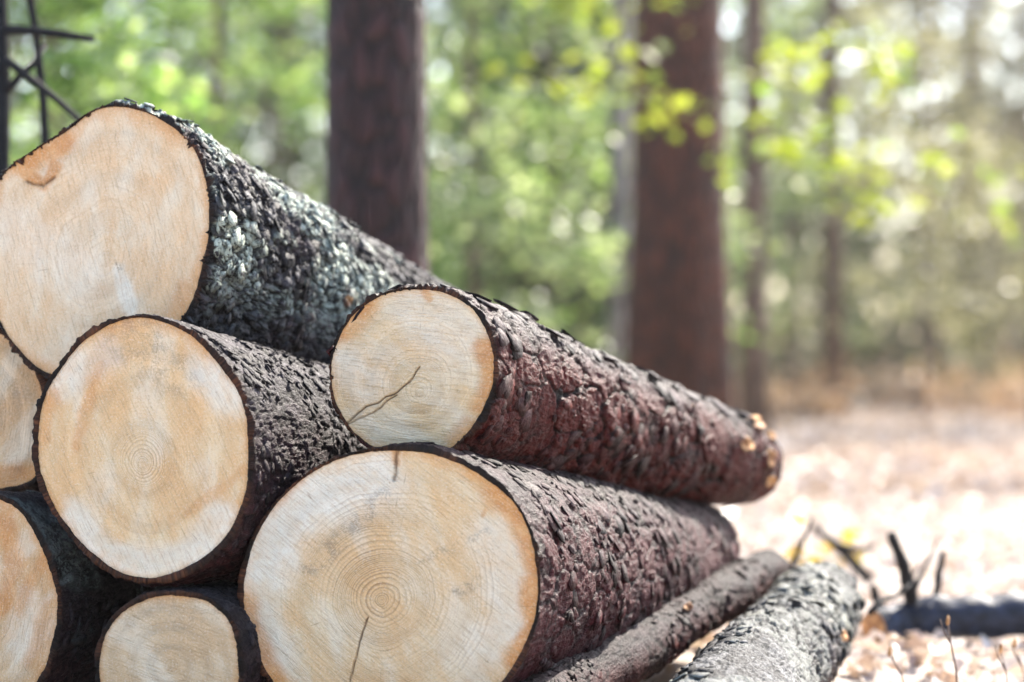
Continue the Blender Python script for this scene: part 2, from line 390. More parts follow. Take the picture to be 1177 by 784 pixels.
    # branch stubs: short cut twigs with a pale sawn end
    for (st, sth, sr) in stubs:
        j = int(np.argmin(np.abs((th - sth + np.pi) % (2 * np.pi) - np.pi))); i = min(nz - 1, int(st * (nz - 1)))
        base = V[i + 3, j]; dn = dirv[i, j] - ax * .3; dn /= np.linalg.norm(dn)
        t1 = np.cross(dn, ax); t1 /= np.linalg.norm(t1); t2 = np.cross(dn, t1)
        m = 20; aa = np.arange(m) / m * 2 * np.pi
        asp = .8 + 1.1 * ((st * 37.3) % 1); wb = 1 + .14 * np.sin(3 * aa + st * 40) + .09 * np.sin(5 * aa + sth * 9)
        ring = lambda r, h: base + dn * (h + .002 * np.sin(2 * aa + st * 9))[:, None] + (np.cos(aa) * r * wb / asp ** .5)[:, None] * t1 + (np.sin(aa) * r * wb * asp ** .5)[:, None] * t2
        vs = np.concatenate([ring(sr * 1.4, -.012), ring(sr * 1.15, .001), ring(sr * 1.0, .004), ring(sr * .8, .0035), ring(sr * .35, .0025), ring(.0004, .0025)])
        fs = grid_faces(6, m, flip=False); mi = np.r_[np.zeros(2 * m), np.ones(3 * m)].astype(int)
        mesh_obj('branch_stub', vs, fs, [M['stub_bark'], M['stub_wood']], root, midx=mi)
    return root

M = {}
M['stub_bark'] = mat_plain('stub_bark', (.05, .022, .014), (.13, .05, .025), 160)
M['stub_wood'] = mat_plain('stub_wood', (.14, .045, .018), (.60, .34, .15), 55, .7, .2)
GREY_A, GREY_B = (.085, .082, .092), (.26, .255, .275)
M['bark_lichen'] = mat_bark('bark_lichen', (.007, .0065, .008), (.08, .08, .092), (.002, .002, .002), (.085, .02, .018), .55, (.56, .62, .52), (.32, .32, .33), .62, 1., .15)
M['bark_violet'] = mat_bark('bark_violet', (.008, .005, .0055), (.07, .054, .063), (.003, .002, .002), (.06, .008, .008), .9, None, (.26, .24, .28), .62, 1., .15)
M['bark_red'] = mat_bark('bark_red', (.005, .002, .002), (.07, .044, .047), (.0015, .001, .001), (.085, .0045, .0025), 1., None, (.42, .33, .35), .58, .9, .15)
M['bark_big'] = mat_bark('bark_big', (.005, .002, .0022), (.05, .027, .033), (.0015, .001, .001), (.072, .005, .008), .97, None, (.36, .27, .30), .58, .9, .15)
M['bark_thin'] = mat_bark('bark_thin', (.012, .005, .005), (.06, .034, .034), (.002, .002, .002), (.12, .014, .008), .9, None, (.2, .14, .14), .6, .9, .12)
M['bark_pale'] = mat_bark('bark_pale', (.03, .028, .027), (.17, .168, .168), (.003, .002, .002), (.12, .045, .03), .5, (.28, .29, .25), (.32, .31, .30), .65, .8, .12)
M['bark_dark'] = mat_bark('bark_dark', (.012, .009, .010), (.06, .05, .054), (.003, .002, .002), (.06, .012, .010), .6, (.30, .36, .33), (.2, .2, .2), .65, .9, .15)

F_top = mat_face('face_top', (.82, .635, .43), (.78, .46, .22), .14, 44, (.0, .3), R(70), 1.)
F_lm = mat_face('face_lm', (.82, .61, .365), (.76, .40, .15), .65, 60, (-.40, -.05), R(62), 2.)
F_mid = mat_face('face_mid', (.82, .66, .43), (.78, .46, .19), .40, 48, (-.4, .1), R(5), 3.)
F_big = mat_face('face_big', (.81, .62, .39), (.76, .42, .16), .9, 54, (-.12, .30), R(38), 4.)
F_oth = mat_face('face_oth', (.76, .53, .31), (.62, .33, .14), .22, 40, (-.2, .3), R(100), 5.)
F_small = mat_face('face_small', (.72, .545, .35), (.60, .36, .17), .2, 30, (-.3, .1), R(20), 6.)

# biggest log, front of the bottom row
make_log('spruce_log', 'largest log of the bottom row, wide sawn face with clear growth rings', (449, 690),
         [(455, 510), (510, 520), (560, 545), (600, 580), (620, 630), (624, 690), (608, 750), (580, 790), (530, 835), (450, 865), (370, 840), (312, 790), (282, 735), (273, 680), (285, 625), (315, 575), (360, 537), (410, 515)],
         3.25, (.308, 4.30, H - .356), .104, M['bark_big'], F_big, pith=(438, 690), plate=.050, stretch=.6, depth=.0055, seed=3, palebase=.22, wpl=.5, flake=30., scales=(3000, .0085, .75, .10), dz=.0028, nth=520,
         redfn=lambda a, t, co: np.clip(1.15 - 1.15 * sstep(.15, .95, np.sin(a)) + .9 * (fbm(co * 8, 71, 3) - .5), 0, 1),
         stains=[('pale', [(305, 650), (325, 600), (375, 565), (430, 552)], 40, .95), ('pale', [(560, 620), (582, 640), (585, 720), (560, 740)], 30, .6), ('pale', [(300, 700), (318, 750)], 25, .6),
                 ('stain', [(570, 570), (600, 600), (618, 660)], 16, .75), ('stain', [(610, 670), (614, 720), (595, 760)], 16, .9), ('stain', [(284, 700), (296, 745), (312, 780)], 17, .75), ('stain', [(452, 520), (455, 530)], 6, .6), ('stain', [(575, 560), (556, 592)], 3, .5), ('stain', [(590, 560), (575, 575)], 9, .6),
                 ('stain', [(305, 580), (340, 550)], 14, .5), ('grey', [(358, 652), (400, 610), (440, 575)], 13, .55), ('grey', [(525, 680), (548, 670)], 9, .6), ('grey', [(480, 650), (560, 610)], 5, .4),
                 ('crack', [(424, 712), (412, 745), (398, 790)], 1., .75), ('crack', [(455, 516), (453, 552)], 2, .8)])
make_log('spruce_log', 'oval-faced log below the topmost log, faint ring centre and grey-violet bark', (165, 515),
         [(155, 359), (205, 371), (250, 408), (280, 455), (290, 510), (285, 570), (262, 625), (220, 657), (170, 670), (120, 655), (75, 610), (45, 560), (38, 510), (45, 460), (70, 415), (110, 372)],
         3.30, (.08, 4.42, H - .285), .122, M['bark_violet'], F_lm, pith=(163, 533), plate=.016, stretch=.4, depth=.0045, seed=5, wpl=.6, flake=60., dz=.0028, scales=(11000, .0055, .6),
         stains=[('pale', [(70, 440), (95, 420), (120, 410)], 22, .7), ('pale', [(240, 430), (262, 455)], 26, .8), ('pale', [(85, 590), (120, 635), (170, 648), (225, 632), (255, 590)], 20, .8),
                 ('stain', [(115, 420), (88, 510)], 10, .55), ('grey', [(150, 385), (200, 430)], 34, .35), ('stain', [(128, 380), (110, 440)], 22, .35), ('stain', [(278, 540), (215, 590)], 7, .4), ('stain', [(62, 450), (52, 500)], 8, .5)])
make_log('spruce_log', 'log with small round pale face split by a hairline crack, flaking red bark', (475, 424),
         [(480, 327), (520, 335), (550, 357), (567, 390), (572, 424), (562, 465), (545, 495), (515, 520), (475, 526), (430, 518), (395, 488), (378, 440), (379, 405), (395, 370), (420, 345), (450, 330)],
         3.36, (.428, 4.46, H - .200), .074, M['bark_red'], F_mid, pith=(482, 452), plate=.060, stretch=.8, depth=.0075, seed=8, taper=1.7, palebase=.25, wpl=1.0, flake=26., scales=(2000, .0125, .95, .12), dz=.0028, barkth=.006, edge=.09,
         redfn=lambda a, t, co: np.clip(1.2 - 1.25 * sstep(.0, .8, np.sin(a)) + .9 * (fbm(co * 9, 71, 3) - .5), 0, 1),
         stubs=[(.88, R(38), .019), (.915, R(2), .015), (.80, R(6), .015), (.95, R(-24), .012), (.955, R(34), .011), (.62, R(30), .005)],
         stains=[('stain', [(558, 400), (562, 440), (556, 465)], 15, .8), ('stain', [(540, 490), (520, 512)], 12, .5), ('stain', [(395, 385), (420, 352)], 13, .6), ('pale', [(480, 350), (520, 390)], 45, .5), ('pale', [(420, 440), (400, 420)], 30, .5),
                 ('crack', [(392, 492), (420, 468), (452, 455), (470, 440), (482, 420)], .95, .9), ('crack', [(394, 490), (430, 474), (455, 456)], 1., .7), ('stain', [(487, 330), (492, 345)], 5, .7)])
make_log('spruce_log', 'topmost log with broad peach face and mint lichen on grey scaly bark', (115, 275),
         [(140, 118), (185, 133), (222, 165), (240, 210), (244, 250), (236, 300), (215, 365), (160, 410), (100, 432), (55, 437), (22, 408), (0, 377), (-17, 330), (-23, 280), (-14, 230), (0, 200), (38, 172), (78, 146), (110, 121)],
         3.50, (.03, 4.62, H - .085), .105, M['bark_lichen'], F_top, pith=(120, 300), plate=.018, stretch=.75, depth=.010, seed=11, wpl=.7, flake=64., scales=(19000, .0068, .8), dz=.0026, lich=1., nth=620, barkth=.006,
         redfn=lambda a, t, co: np.clip(.2 + 1.6 * (fbm(co * 9, 81, 3) - .5), 0, 1), stubs=[(.30, R(-2), .008)],
         stains=[('stain', [(20, 190), (60, 175), (75, 160)], 14, .75), ('stain', [(25, 195), (48, 212), (62, 190)], 9, .8), ('crack', [(30, 206), (48, 213), (60, 203)], 2.2, .7), ('stain', [(215, 330), (200, 365)], 12, .5),
                 ('pale', [(136, 310), (148, 355)], 9, .9), ('grey', [(135, 306)], 7, .9), ('pale', [(10, 260), (60, 290), (100, 320)], 34, .45), ('stain', [(238, 270), (225, 330)], 9, .4)])
make_log('spruce_log', 'small log wedged in the bottom row between two bigger faces, only its top showing', (197, 765),
         [(200, 678), (238, 684), (264, 706), (279, 748), (278, 790), (250, 840), (197, 850), (150, 840), (115, 800), (108, 760), (120, 720), (150, 690)],
         3.27, (.05, 4.4, H - .437), .068, M['bark_dark'], F_small, plate=.02, depth=.005, seed=14, scales=(3000, .006, .8), nth=300, dz=.005, stains=[('grey', [(150, 700), (250, 700)], 26, .25)])
make_log('spruce_log', 'orange-stained log cut off by the lower left edge, black bark beside the face', (-15, 695),
         [(-15, 562), (20, 577), (47, 610), (62, 655), (69, 702), (62, 750), (45, 790), (0, 830), (-60, 820), (-100, 760), (-105, 690), (-90, 620), (-50, 585)],
         3.37, (-.27, 4.43, H - .36), .09, M['bark_dark'], F_oth, plate=.024, depth=.007, seed=17, scales=(5000, .0065, .8), nth=340, dz=.0045, lich=.5, barkth=.009,
         stains=[('stain', [(5, 600), (15, 650), (0, 700)], 14, .7), ('stain', [(50, 640), (20, 700)], 9, .5), ('stain', [(35, 760), (55, 700)], 13, .5), ('pale', [(30, 690), (20, 740)], 18, .4)])
make_log('spruce_log', 'shaded log tucked under the topmost log at the left edge, sliver of its face visible', (-20, 470),
         [(-20, 372), (5, 380), (36, 412), (54, 452), (52, 500), (40, 556), (0, 566), (-50, 566), (-90, 520), (-95, 460), (-75, 410), (-45, 380)],
         3.56, (-.25, 4.62, H - .16), .08, M['bark_dark'], F_oth, plate=.024, depth=.006, seed=19, nth=300, dz=.006, stains=[('stain', [(0, 545), (35, 540)], 12, .7), ('grey', [(0, 480), (30, 440)], 22, .3)])
# two thinner logs on the right-hand flank
make_log('pole_log', 'thin brown pole lying against the flank of the stack beside the pale grey log', (-.02, 3.20, H - .497), None, 3.2, P(884, 654, 4.32), .040, M['bark_thin'], F_small,
         plate=.03, stretch=.4, depth=.004, seed=23, scales=(1500, .006, 1.2), nth=200, dz=.0045, flat_front=.044, stubs=[(.56, R(48), .008)], obl=0, lumps=.012, barkth=.004)
make_log('pale_log', 'pale grey log with flaking bark on the ground at the right flank of the stack', P(765, 935, 2.85), None, 2.85, P(944, 692, 4.28), .074, M['bark_pale'], F_small,
         plate=.040, stretch=.5, depth=.009, seed=29, wpl=.5, flake=30., scales=(3500, .010, 1.5), nth=360, dz=.004, flat_front=.098, lich=.6, stubs=[(.72, R(12), .012)], obl=0, edge=.09, palebase=.9)

# ------------------------------------------------------------------ the ground
def ground_z(x, y):
    x = np.asarray(x, float); y = np.asarray(y, float)
    p = np.stack([x, y, 0 * x], -1)
    m = .085 * np.exp(-((x - .25) / .55) ** 2 - ((y - 4.45) / .45) ** 2)
    far = sstep(8, 40, np.hypot(x, y))
    return m + (fbm(p * .9, 3, 3) - .5) * .10 * sstep(4.2, 7, y) + (fbm(p * 9, 5, 3) - .5) * .03 + far * (fbm(p * .12, 8, 3) - .5) * .9 + far * .25
def build_ground():
    s = np.linspace(-1, 1, 341); xs = np.sinh(s * 6.2) / np.sinh(6.2) * 400; ys = np.sinh(s * 6.2) / np.sinh(6.2) * 400 + 5.0
    X, Y = np.meshgrid(xs, ys); Z = ground_z(X, Y)
    t = NT('forest_floor'); tc = t.n('TexCoord').outputs['Object']
    n = t.noise(tc, 2.2, 5, .6); n2 = t.noise(tc, 38, 5, .7); n3 = t.noise(tc, .55, 3, .5)
    col = t.mix(t.rng(n2, .3, .7), (.25, .20, .165), (.56, .48, .42))
    col = t.mix(t.math('MULTIPLY', t.rng(n, .45, .65), .55), col, (.62, .53, .45))
    col = t.mix(t.math('MULTIPLY', t.rng(n3, .55, .7), .5), col, (.16, .11, .07))
    bp = t.n('Bump', {'Strength': .8, 'Distance': .02, 'Height': n2})
    m = t.done(t.n('BsdfPrincipled', {'Base Color': col, 'Roughness': .9, 'Specular IOR Level': .2, 'Normal': bp.outputs[0]}))
    o = mesh_obj('ground', np.stack([X, Y, Z], -1).reshape(-1, 3), grid_faces(341, 341, False), m)
    tag(o, 'pale forest floor of dry needles and bare soil under the stack', 'ground', kind='structure')
build_ground()

# ------------------------------------------------------------------ leaf faces
def leaf_faces(pos, size, nrm_up=.6, curl=.25, aspect=.55, r=None, dirs=None):
    r = r or rng; n = len(pos)
    nv = r.normal(size=(n, 3)); nv /= np.linalg.norm(nv, axis=1)[:, None]; nv = nv * (1 - nrm_up) + np.array([0, 0, 1.]) * nrm_up; nv /= np.linalg.norm(nv, axis=1)[:, None]
    a = r.normal(size=(n, 3)) if dirs is None else dirs + r.normal(size=(n, 3)) * .35
    a -= nv * (a * nv).sum(1)[:, None]; a /= np.linalg.norm(a, axis=1)[:, None]; b = np.cross(nv, a)
    s = (size * r.uniform(.6, 1.3, n))[:, None]; w = s * aspect
    c = s * curl * r.uniform(-.3, 1, (n, 1))
    v = np.stack([pos - a * s * .5, pos - a * s * .05 + b * w * .5 + nv * c, pos + a * s * .5 - nv * c * .4, pos - a * s * .05 - b * w * .5 + nv * c], 1).reshape(-1, 3)
    k = np.arange(n)[:, None] * 4
    f = np.concatenate([k + np.array([[0, 1, 2]]), k + np.array([[0, 2, 3]])])
    return v, f
def tube(path, radii, m=10, off=0):
    path = np.asarray(path, float); n = len(path); radii = np.asarray(radii, float)
    tg = np.gradient(path, axis=0); tg /= np.linalg.norm(tg, axis=1)[:, None]
    ref = np.array([0, 0, 1.]) if abs(tg[0, 2]) < .8 else np.array([1., 0, 0])
    a = np.cross(tg, ref); a /= np.linalg.norm(a, axis=1)[:, None]; b = np.cross(tg, a)
    th = np.arange(m) / m * 2 * np.pi
    V = path[:, None] + radii[:, None, None] * (np.cos(th)[None, :, None] * a[:, None] + np.sin(th)[None, :, None] * b[:, None])
    V = np.concatenate([V.reshape(-1, 3), path[:1], path[-1:]])
    F = [tuple(x) for x in (grid_faces(n, m) + off)]
    F += [(off + n * m, off + (j + 1) % m, off + j) for j in range(m)] + [(off + n * m + 1, off + (n - 1) * m + j, off + (n - 1) * m + (j + 1) % m) for j in range(m)]
    return V, F
class MB:
    def __init__(s): s.v = []; s.f = []; s.n = 0
    def tube(s, path, radii, m=8):
        v, f = tube(path, radii, m, s.n); s.v.append(v); s.f += f; s.n += len(v); return s
    def build(s, name, mat, parent=None, smooth=True): return mesh_obj(name, np.concatenate(s.v), s.f, mat, parent, smooth=smooth)

# ------------------------------------------------------------------ materials of the wood
M['trunk_red'] = mat_trunk('trunk_red', (.013, .006, .0065), (.046, .017, .017), (.005, .003, .003))
M['trunk_warm'] = mat_trunk('trunk_warm', (.022, .007, .004), (.10, .026, .012), (.006, .003, .003), .7)
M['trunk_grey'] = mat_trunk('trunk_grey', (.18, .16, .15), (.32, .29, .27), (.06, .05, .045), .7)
M['trunk_brown'] = mat_trunk('trunk_brown', (.09, .055, .04), (.18, .115, .085), (.03, .02, .015), .7)
M['leaf_beech'] = mat_leaf('leaf_beech', (.03, .07, .014), (.09, .15, .04), (.26, .32, .13), (2.5, 2.5, 1.7))
M['leaf_yellow'] = mat_leaf('leaf_yellow', (.14, .18, .02), (.22, .23, .03), (.11, .18, .025))
M['leaf_pale'] = mat_leaf('leaf_pale', (.045, .075, .03), (.11, .15, .07), (.28, .32, .18), (2.3, 2.3, 1.7))
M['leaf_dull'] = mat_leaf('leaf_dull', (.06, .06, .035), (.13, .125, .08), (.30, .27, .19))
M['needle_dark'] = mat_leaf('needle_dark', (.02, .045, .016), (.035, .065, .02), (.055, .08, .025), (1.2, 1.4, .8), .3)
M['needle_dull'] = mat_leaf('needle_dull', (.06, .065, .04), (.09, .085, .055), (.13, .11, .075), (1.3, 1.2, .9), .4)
M['litter'] = mat_leaf('litter', (.34, .24, .19), (.58, .48, .42), (.74, .66, .60), (.8, .7, .5), .2)
M['bush_dry'] = mat_leaf('bush_dry', (.24, .17, .11), (.38, .30, .22), (.46, .40, .32), (1.2, .9, .6), .4)
M['twig_black'] = mat_plain('twig_black', (.004, .004, .005), (.014, .014, .016), 120, .7, .12)
M['twig_brown'] = mat_plain('twig_brown', (.06, .03, .02), (.14, .08, .055), 120, .7)
M['bough'] = mat_plain('bough', (.005, .006, .010), (.022, .030, .055), 38, .6, .25, .9)

def branchy(root_xyz, height, base_r, seed, mat, parent, lean=0., nbr=0, z0=.3, blen=1., droop=0.):
    r = np.random.default_rng(seed); p0 = np.array(root_xyz)
    n = 14; t = np.linspace(0, 1, n)
    wob = np.cumsum(r.normal(size=(n, 2)) * .012 * height / n * 6, axis=0) * t[:, None] * .4
    path = np.stack([p0[0] + wob[:, 0] + lean * t * height, p0[1] + wob[:, 1], p0[2] - .06 + t * (height + .06)], -1)
    rad = base_r * (1 - t) ** .75 + .006; rad[0] = base_r * 1.25
    mb = MB().tube(path, rad, 12)
    tips = []
    for k in range(nbr):
        tz = z0 + (1 - z0) * (k + r.uniform(0, .8)) / nbr; tz = min(tz, .97)
        b = np.array([np.interp(tz, t, path[:, i]) for i in range(3)]); az = r.uniform(0, 2 * np.pi)
        Lb = blen * (1.05 - tz * .75) * r.uniform(.7, 1.25)
        m = 6; s = np.linspace(0, 1, m)
        d = np.array([math.cos(az), math.sin(az), 0])
        zz = (.25 * s - (droop + .18) * s ** 2) * Lb
        q = b + d * (s * Lb)[:, None] + np.stack([r.normal(size=m) * .03 * s, r.normal(size=m) * .03 * s, zz], -1)
        mb.tube(q, np.linspace(max(.005, base_r * .22 * (1 - tz * .6)), .003, m), 5); tips.append(q)
    mb.build('trunk', mat, parent)
    return tips
def spray(tips, per, size, spread, seed, flat=.35):
    r = np.random.default_rng(seed); P_ = []; D_ = []
    for q in tips:
        Lb = np.linalg.norm(q[-1] - q[0]); k = max(3, int(per * Lb)); s = r.uniform(.18, 1.06, k)
        idx = s * (len(q) - 1); i0 = np.clip(idx.astype(int), 0, len(q) - 2); f = (idx - i0)[:, None]
        c = q[i0] * (1 - f) + q[i0 + 1] * f
        d = (q[-1] - q[0]) / Lb; side = np.cross(d, [0, 0, 1.]); side /= np.linalg.norm(side) + 1e-6
        w = r.normal(size=k) * spread * Lb * (1.15 - s * .75)
        c = c + side * w[:, None] + np.array([0, 0, 1.]) * (r.normal(size=k) * spread * flat * Lb)[:, None] + d * (np.abs(w) * .5)[:, None]
        P_.append(c); D_.append(np.broadcast_to(d, c.shape) + side * np.sign(w)[:, None] * .7)
    return np.concatenate(P_), np.concatenate(D_)
def broadleaf(name, label, x, y, height, base_r, seed, leaf, trunk, nbr=34, blen=1.3, per=300, size=.078, z0=.12, group=None, cat='young tree', spread=.24, lean=0., thin=.52):
    gz = float(ground_z(x, y)); root = empty(name, (x, y, gz), label, cat, group)
    tips = branchy((x, y, gz), height, base_r, seed, trunk, root, lean, nbr, z0, blen)
    p, d = spray(tips, per, size, spread, seed + 1)
    keep = fbm(p * 2.6 + seed, seed, 3) > thin; p, d = p[keep], d[keep]      # whole sprays missing: gaps
    v, f = leaf_faces(p, size, .55, .2, .6, np.random.default_rng(seed + 2), d)
    mesh_obj('crown', v, f, leaf, root, smooth=False)
    return root
def conifer(name, label, x, y, height, base_r, seed, leaf, trunk, crown_from, nbr=60, blen=2., per=34, size=.16, group=None, dead=0, cat='tree'):
    gz = float(ground_z(x, y)); root = empty(name, (x, y, gz), label, cat, group)
    tips = branchy((x, y, gz), height, base_r, seed, trunk, root, 0, nbr, crown_from, blen, .22)
    p, d = spray(tips, per, size, .16, seed + 1, .5)
    v, f = leaf_faces(p, size, .5, .12, .3, np.random.default_rng(seed + 2), d)
    mesh_obj('crown', v, f, leaf, root, smooth=False)
    return root
def at(u, d): return (u - 588.5) / FPX * d

# trunks seen in the picture; their crowns begin above its top edge
conifer('spruce_tree', 'dark red-brown trunk standing close behind the stack, the nearest of the trunks', at(433, 5.9), 5.9, 14, .125, 101, M['needle_dark'], M['trunk_red'], .30, 60, 1.6, group='tall conifers')
conifer('spruce_tree', 'thick rusty trunk partly veiled by yellow-green leaves beyond the right end of the stack', at(780, 11.5), 11.5, 17, .235, 111, M['needle_dark'], M['trunk_warm'], .36, 60, 2.0, group='tall conifers')
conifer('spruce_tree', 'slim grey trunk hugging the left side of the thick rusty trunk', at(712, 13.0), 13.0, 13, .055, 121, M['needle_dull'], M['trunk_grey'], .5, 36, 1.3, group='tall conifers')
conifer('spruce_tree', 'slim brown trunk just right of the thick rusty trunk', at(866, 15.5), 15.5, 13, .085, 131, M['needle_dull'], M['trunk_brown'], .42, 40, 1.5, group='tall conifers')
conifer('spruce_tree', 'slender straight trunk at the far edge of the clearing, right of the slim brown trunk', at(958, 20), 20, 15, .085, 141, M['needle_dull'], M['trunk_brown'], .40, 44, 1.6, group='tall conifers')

# beech undergrowth
BG = 'leafy young trees behind the stack'
def beech(u, d, h, seed, label, mat='leaf_beech', **k):
    broadleaf('beech_sapling', label, at(u, d), d, h, k.pop('r', .03), seed, M[mat], M[k.pop('trunk', 'trunk_brown')], group=BG, **k)
beech(60, 9.0, 3.6, 201, 'bright green young beech behind the bare dark sapling at the left', blen=1.2)
beech(250, 12.5, 4.6, 207, 'tall bright beech between the bare sapling and the nearest trunk', blen=1.5, nbr=44)
beech(330, 17, 5.4, 213, 'yellow-green beech just left of the nearest trunk, farther back', blen=1.7, nbr=44)
beech(545, 13, 4.4, 219, 'young beech right beside the nearest trunk, its leaves pale green', 'leaf_pale', blen=1.3, nbr=40)
beech(640, 16, 5.2, 225, 'beech with deep green gaps midway between the two thick trunks', blen=1.7, nbr=40)
beech(700, 20, 6.0, 231, 'lofty beech behind the slim grey trunk', 'leaf_pale', blen=1.9, nbr=44)
beech(806, 10.2, 3.4, 239, 'young beech spreading yellow-green twigs across the thick rusty trunk', 'leaf_yellow', blen=1.25, nbr=15, z0=.36, per=150, thin=.49, size=.085, r=.013, trunk='trunk_warm')
beech(910, 24, 5.8, 243, 'pale beech between the two slim brown trunks', 'leaf_pale', blen=1.5, nbr=38)
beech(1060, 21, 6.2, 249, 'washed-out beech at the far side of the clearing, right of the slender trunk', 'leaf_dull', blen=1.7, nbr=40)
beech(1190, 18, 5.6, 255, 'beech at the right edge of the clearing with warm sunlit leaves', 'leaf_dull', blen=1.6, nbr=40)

# young spruces, dark pockets among the beeches
def young_spruce(u, d, h, seed, label, mat='needle_dark', bl=1.1):
    conifer('young_spruce', label, at(u, d), d, h, .05, seed, M[mat], M['trunk_brown'], .06, 70, bl, 110, .13, group='young spruces at the edge of the wood', cat='young tree')
young_spruce(600, 17.5, 4.2, 501, 'dark green young spruce halfway between the two thick trunks')
young_spruce(120, 19, 6.0, 503, 'dark tall young spruce behind the topmost log')
young_spruce(235, 24, 7.0, 505, 'dark young spruce far behind, between topmost log and the nearest trunk')
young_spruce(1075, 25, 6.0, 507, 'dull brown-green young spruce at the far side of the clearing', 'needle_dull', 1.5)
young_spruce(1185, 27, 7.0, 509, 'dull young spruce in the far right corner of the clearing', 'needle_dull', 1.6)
young_spruce(545, 19, 4.6, 513, 'dark young spruce just right of the nearest trunk, behind the pale beech')
young_spruce(672, 17, 3.6, 515, 'dark young spruce left of the slim grey trunk')
young_spruce(312, 21, 5.6, 517, 'dark young spruce close to the left side of the nearest trunk')
young_spruce(905, 27, 6.0, 511, 'dark young spruce far back between the two slim brown trunks')

M['leaf_gold'] = mat_leaf('leaf_gold', (.35, .20, .02), (.50, .34, .04), (.40, .34, .05), (1.3, 1.2, .8), .4)
# far wood as one mass
def far_wood():
    r = np.random.default_rng(77); n = 90000
    y = r.uniform(29, 60, n); x = r.uniform(-.42, .42, n) * y * 1.25; z = r.beta(1.0, 1.2, n) * 9.5
    gap = (x / y > .13) & (z / y > .075 + .25 * (.21 - x / y)) & (r.uniform(0, 1, n) < .5)
    cl = fbm(np.stack([x * .55, y * .3, z * .75], -1), 91, 3)
    keep = (cl > .45) & ~gap; p = np.stack([x, y, z], -1)[keep]
    v, f = leaf_faces(p, .34, .35, .15, .5, r)
    tag(mesh_obj('far_foliage', v, f, M['needle_far'], smooth=False), 'dense green foliage of the far wood beyond the clearing', 'foliage', kind='stuff')
    mb = MB()
    for k in range(34):
        yy = r.uniform(27, 58); xx = r.uniform(-.4, .4) * yy * 1.2
        g = float(ground_z(xx, yy)); mb.tube(np.array([[xx, yy, g - .2], [xx + r.normal() * .1, yy, 7], [xx + r.normal() * .2, yy, 16]]), [.13, .1, .04], 8)
    tag(mb.build('far_trunks', M['trunk_brown']), 'brown trunks of the far wood among its foliage', 'trunks', kind='stuff')
M['needle_far'] = mat_leaf('needle_far', (.010, .018, .009), (.03, .045, .02), (.09, .10, .05), (1.5, 1.6, .9), .4)
far_wood()

# ------------------------------------------------------------------ forest litter
def litter():
    r = np.random.default_rng(5)
    n1 = 16000; y = 3.0 + 7.5 * r.uniform(0, 1, n1) ** 1.3; x = r.uniform(-1.5, 3.2, n1)
    p = np.stack([x, y, ground_z(x, y) + r.uniform(.003, .03, n1)], -1); v1, f1 = leaf_faces(p, .045, .55, .4, .55, r)
    n2 = 22000; y = 10 + 20 * r.uniform(0, 1, n2) ** 1.2; x = r.uniform(-.3, .3, n2) * y * 1.3 + 1.
    p = np.stack([x, y, ground_z(x, y) + r.uniform(.005, .07, n2)], -1); v2, f2 = leaf_faces(p, .10, .5, .4, .55, r)
    tag(mesh_obj('leaf_litter', np.concatenate([v1, v2]), np.concatenate([f1, f2 + len(v1)]), M['litter'], smooth=False), 'dry beige leaves and chips strewn over the forest floor', 'litter', kind='stuff')
litter()
def undergrowth():
    r = np.random.default_rng(15); n = 26000; y = 24 + 34 * r.uniform(0, 1, n) ** 1.2; x = r.uniform(-.38, .38, n) * y
    hh = fbm(np.stack([x * .8, y * .35, 0 * x], -1), 66, 3); z = ground_z(x, y) + r.uniform(0, 1, n) * np.clip((hh - .38) * 3.2, 0, 1) * sstep(23, 31, y)
    k_ = (hh > .40); v, f = leaf_faces(np.stack([x, y, z], -1)[k_], .17, .45, .2, .5, r)
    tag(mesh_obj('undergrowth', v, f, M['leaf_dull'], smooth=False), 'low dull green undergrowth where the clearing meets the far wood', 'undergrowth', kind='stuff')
undergrowth()

# ------------------------------------------------------------------ small things
# bare dark sapling behind the upper left of the stack
def sapling():
    d = 4.45; q = lambda u, v, dd=0.: P(u, v, d + dd)
    g = float(ground_z(at(2, d), d)); root = empty('bare_sapling', (at(2, d), d, g), 'leafless black sapling with crossing twigs behind the upper left log', 'sapling')
    b0 = np.array([at(4, d), d, g - .03])
    MB().tube([b0, q(2, 420), q(2, 190), q(3, 90), q(0, -20), q(-4, -180)], [.018, .016, .015, .014, .012, .007], 8).build('stem', M['twig_black'], root)
    for pts, r0 in (([(4, 330, .0), (54, 200, .03), (50, 120, .03), (42, 40, .02), (33, -10, 0), (20, -120, .0)], .010), ([(1, 34, 0), (30, 35, -.02), (70, 39, -.03), (107, 45, -.05)], .0105),
                    ([(1, 64, 0), (26, 84, -.02), (55, 106, -.04), (88, 135, -.05), (120, 175, -.04)], .0088), ([(1, 112, 0), (24, 86, -.015), (40, 72, -.02), (52, 52, 0.)], .008)):
        MB().tube([q(*p) for p in pts], np.linspace(r0, r0 * .6, len(pts)), 7).build('twig', M['twig_black'], root)
sapling()
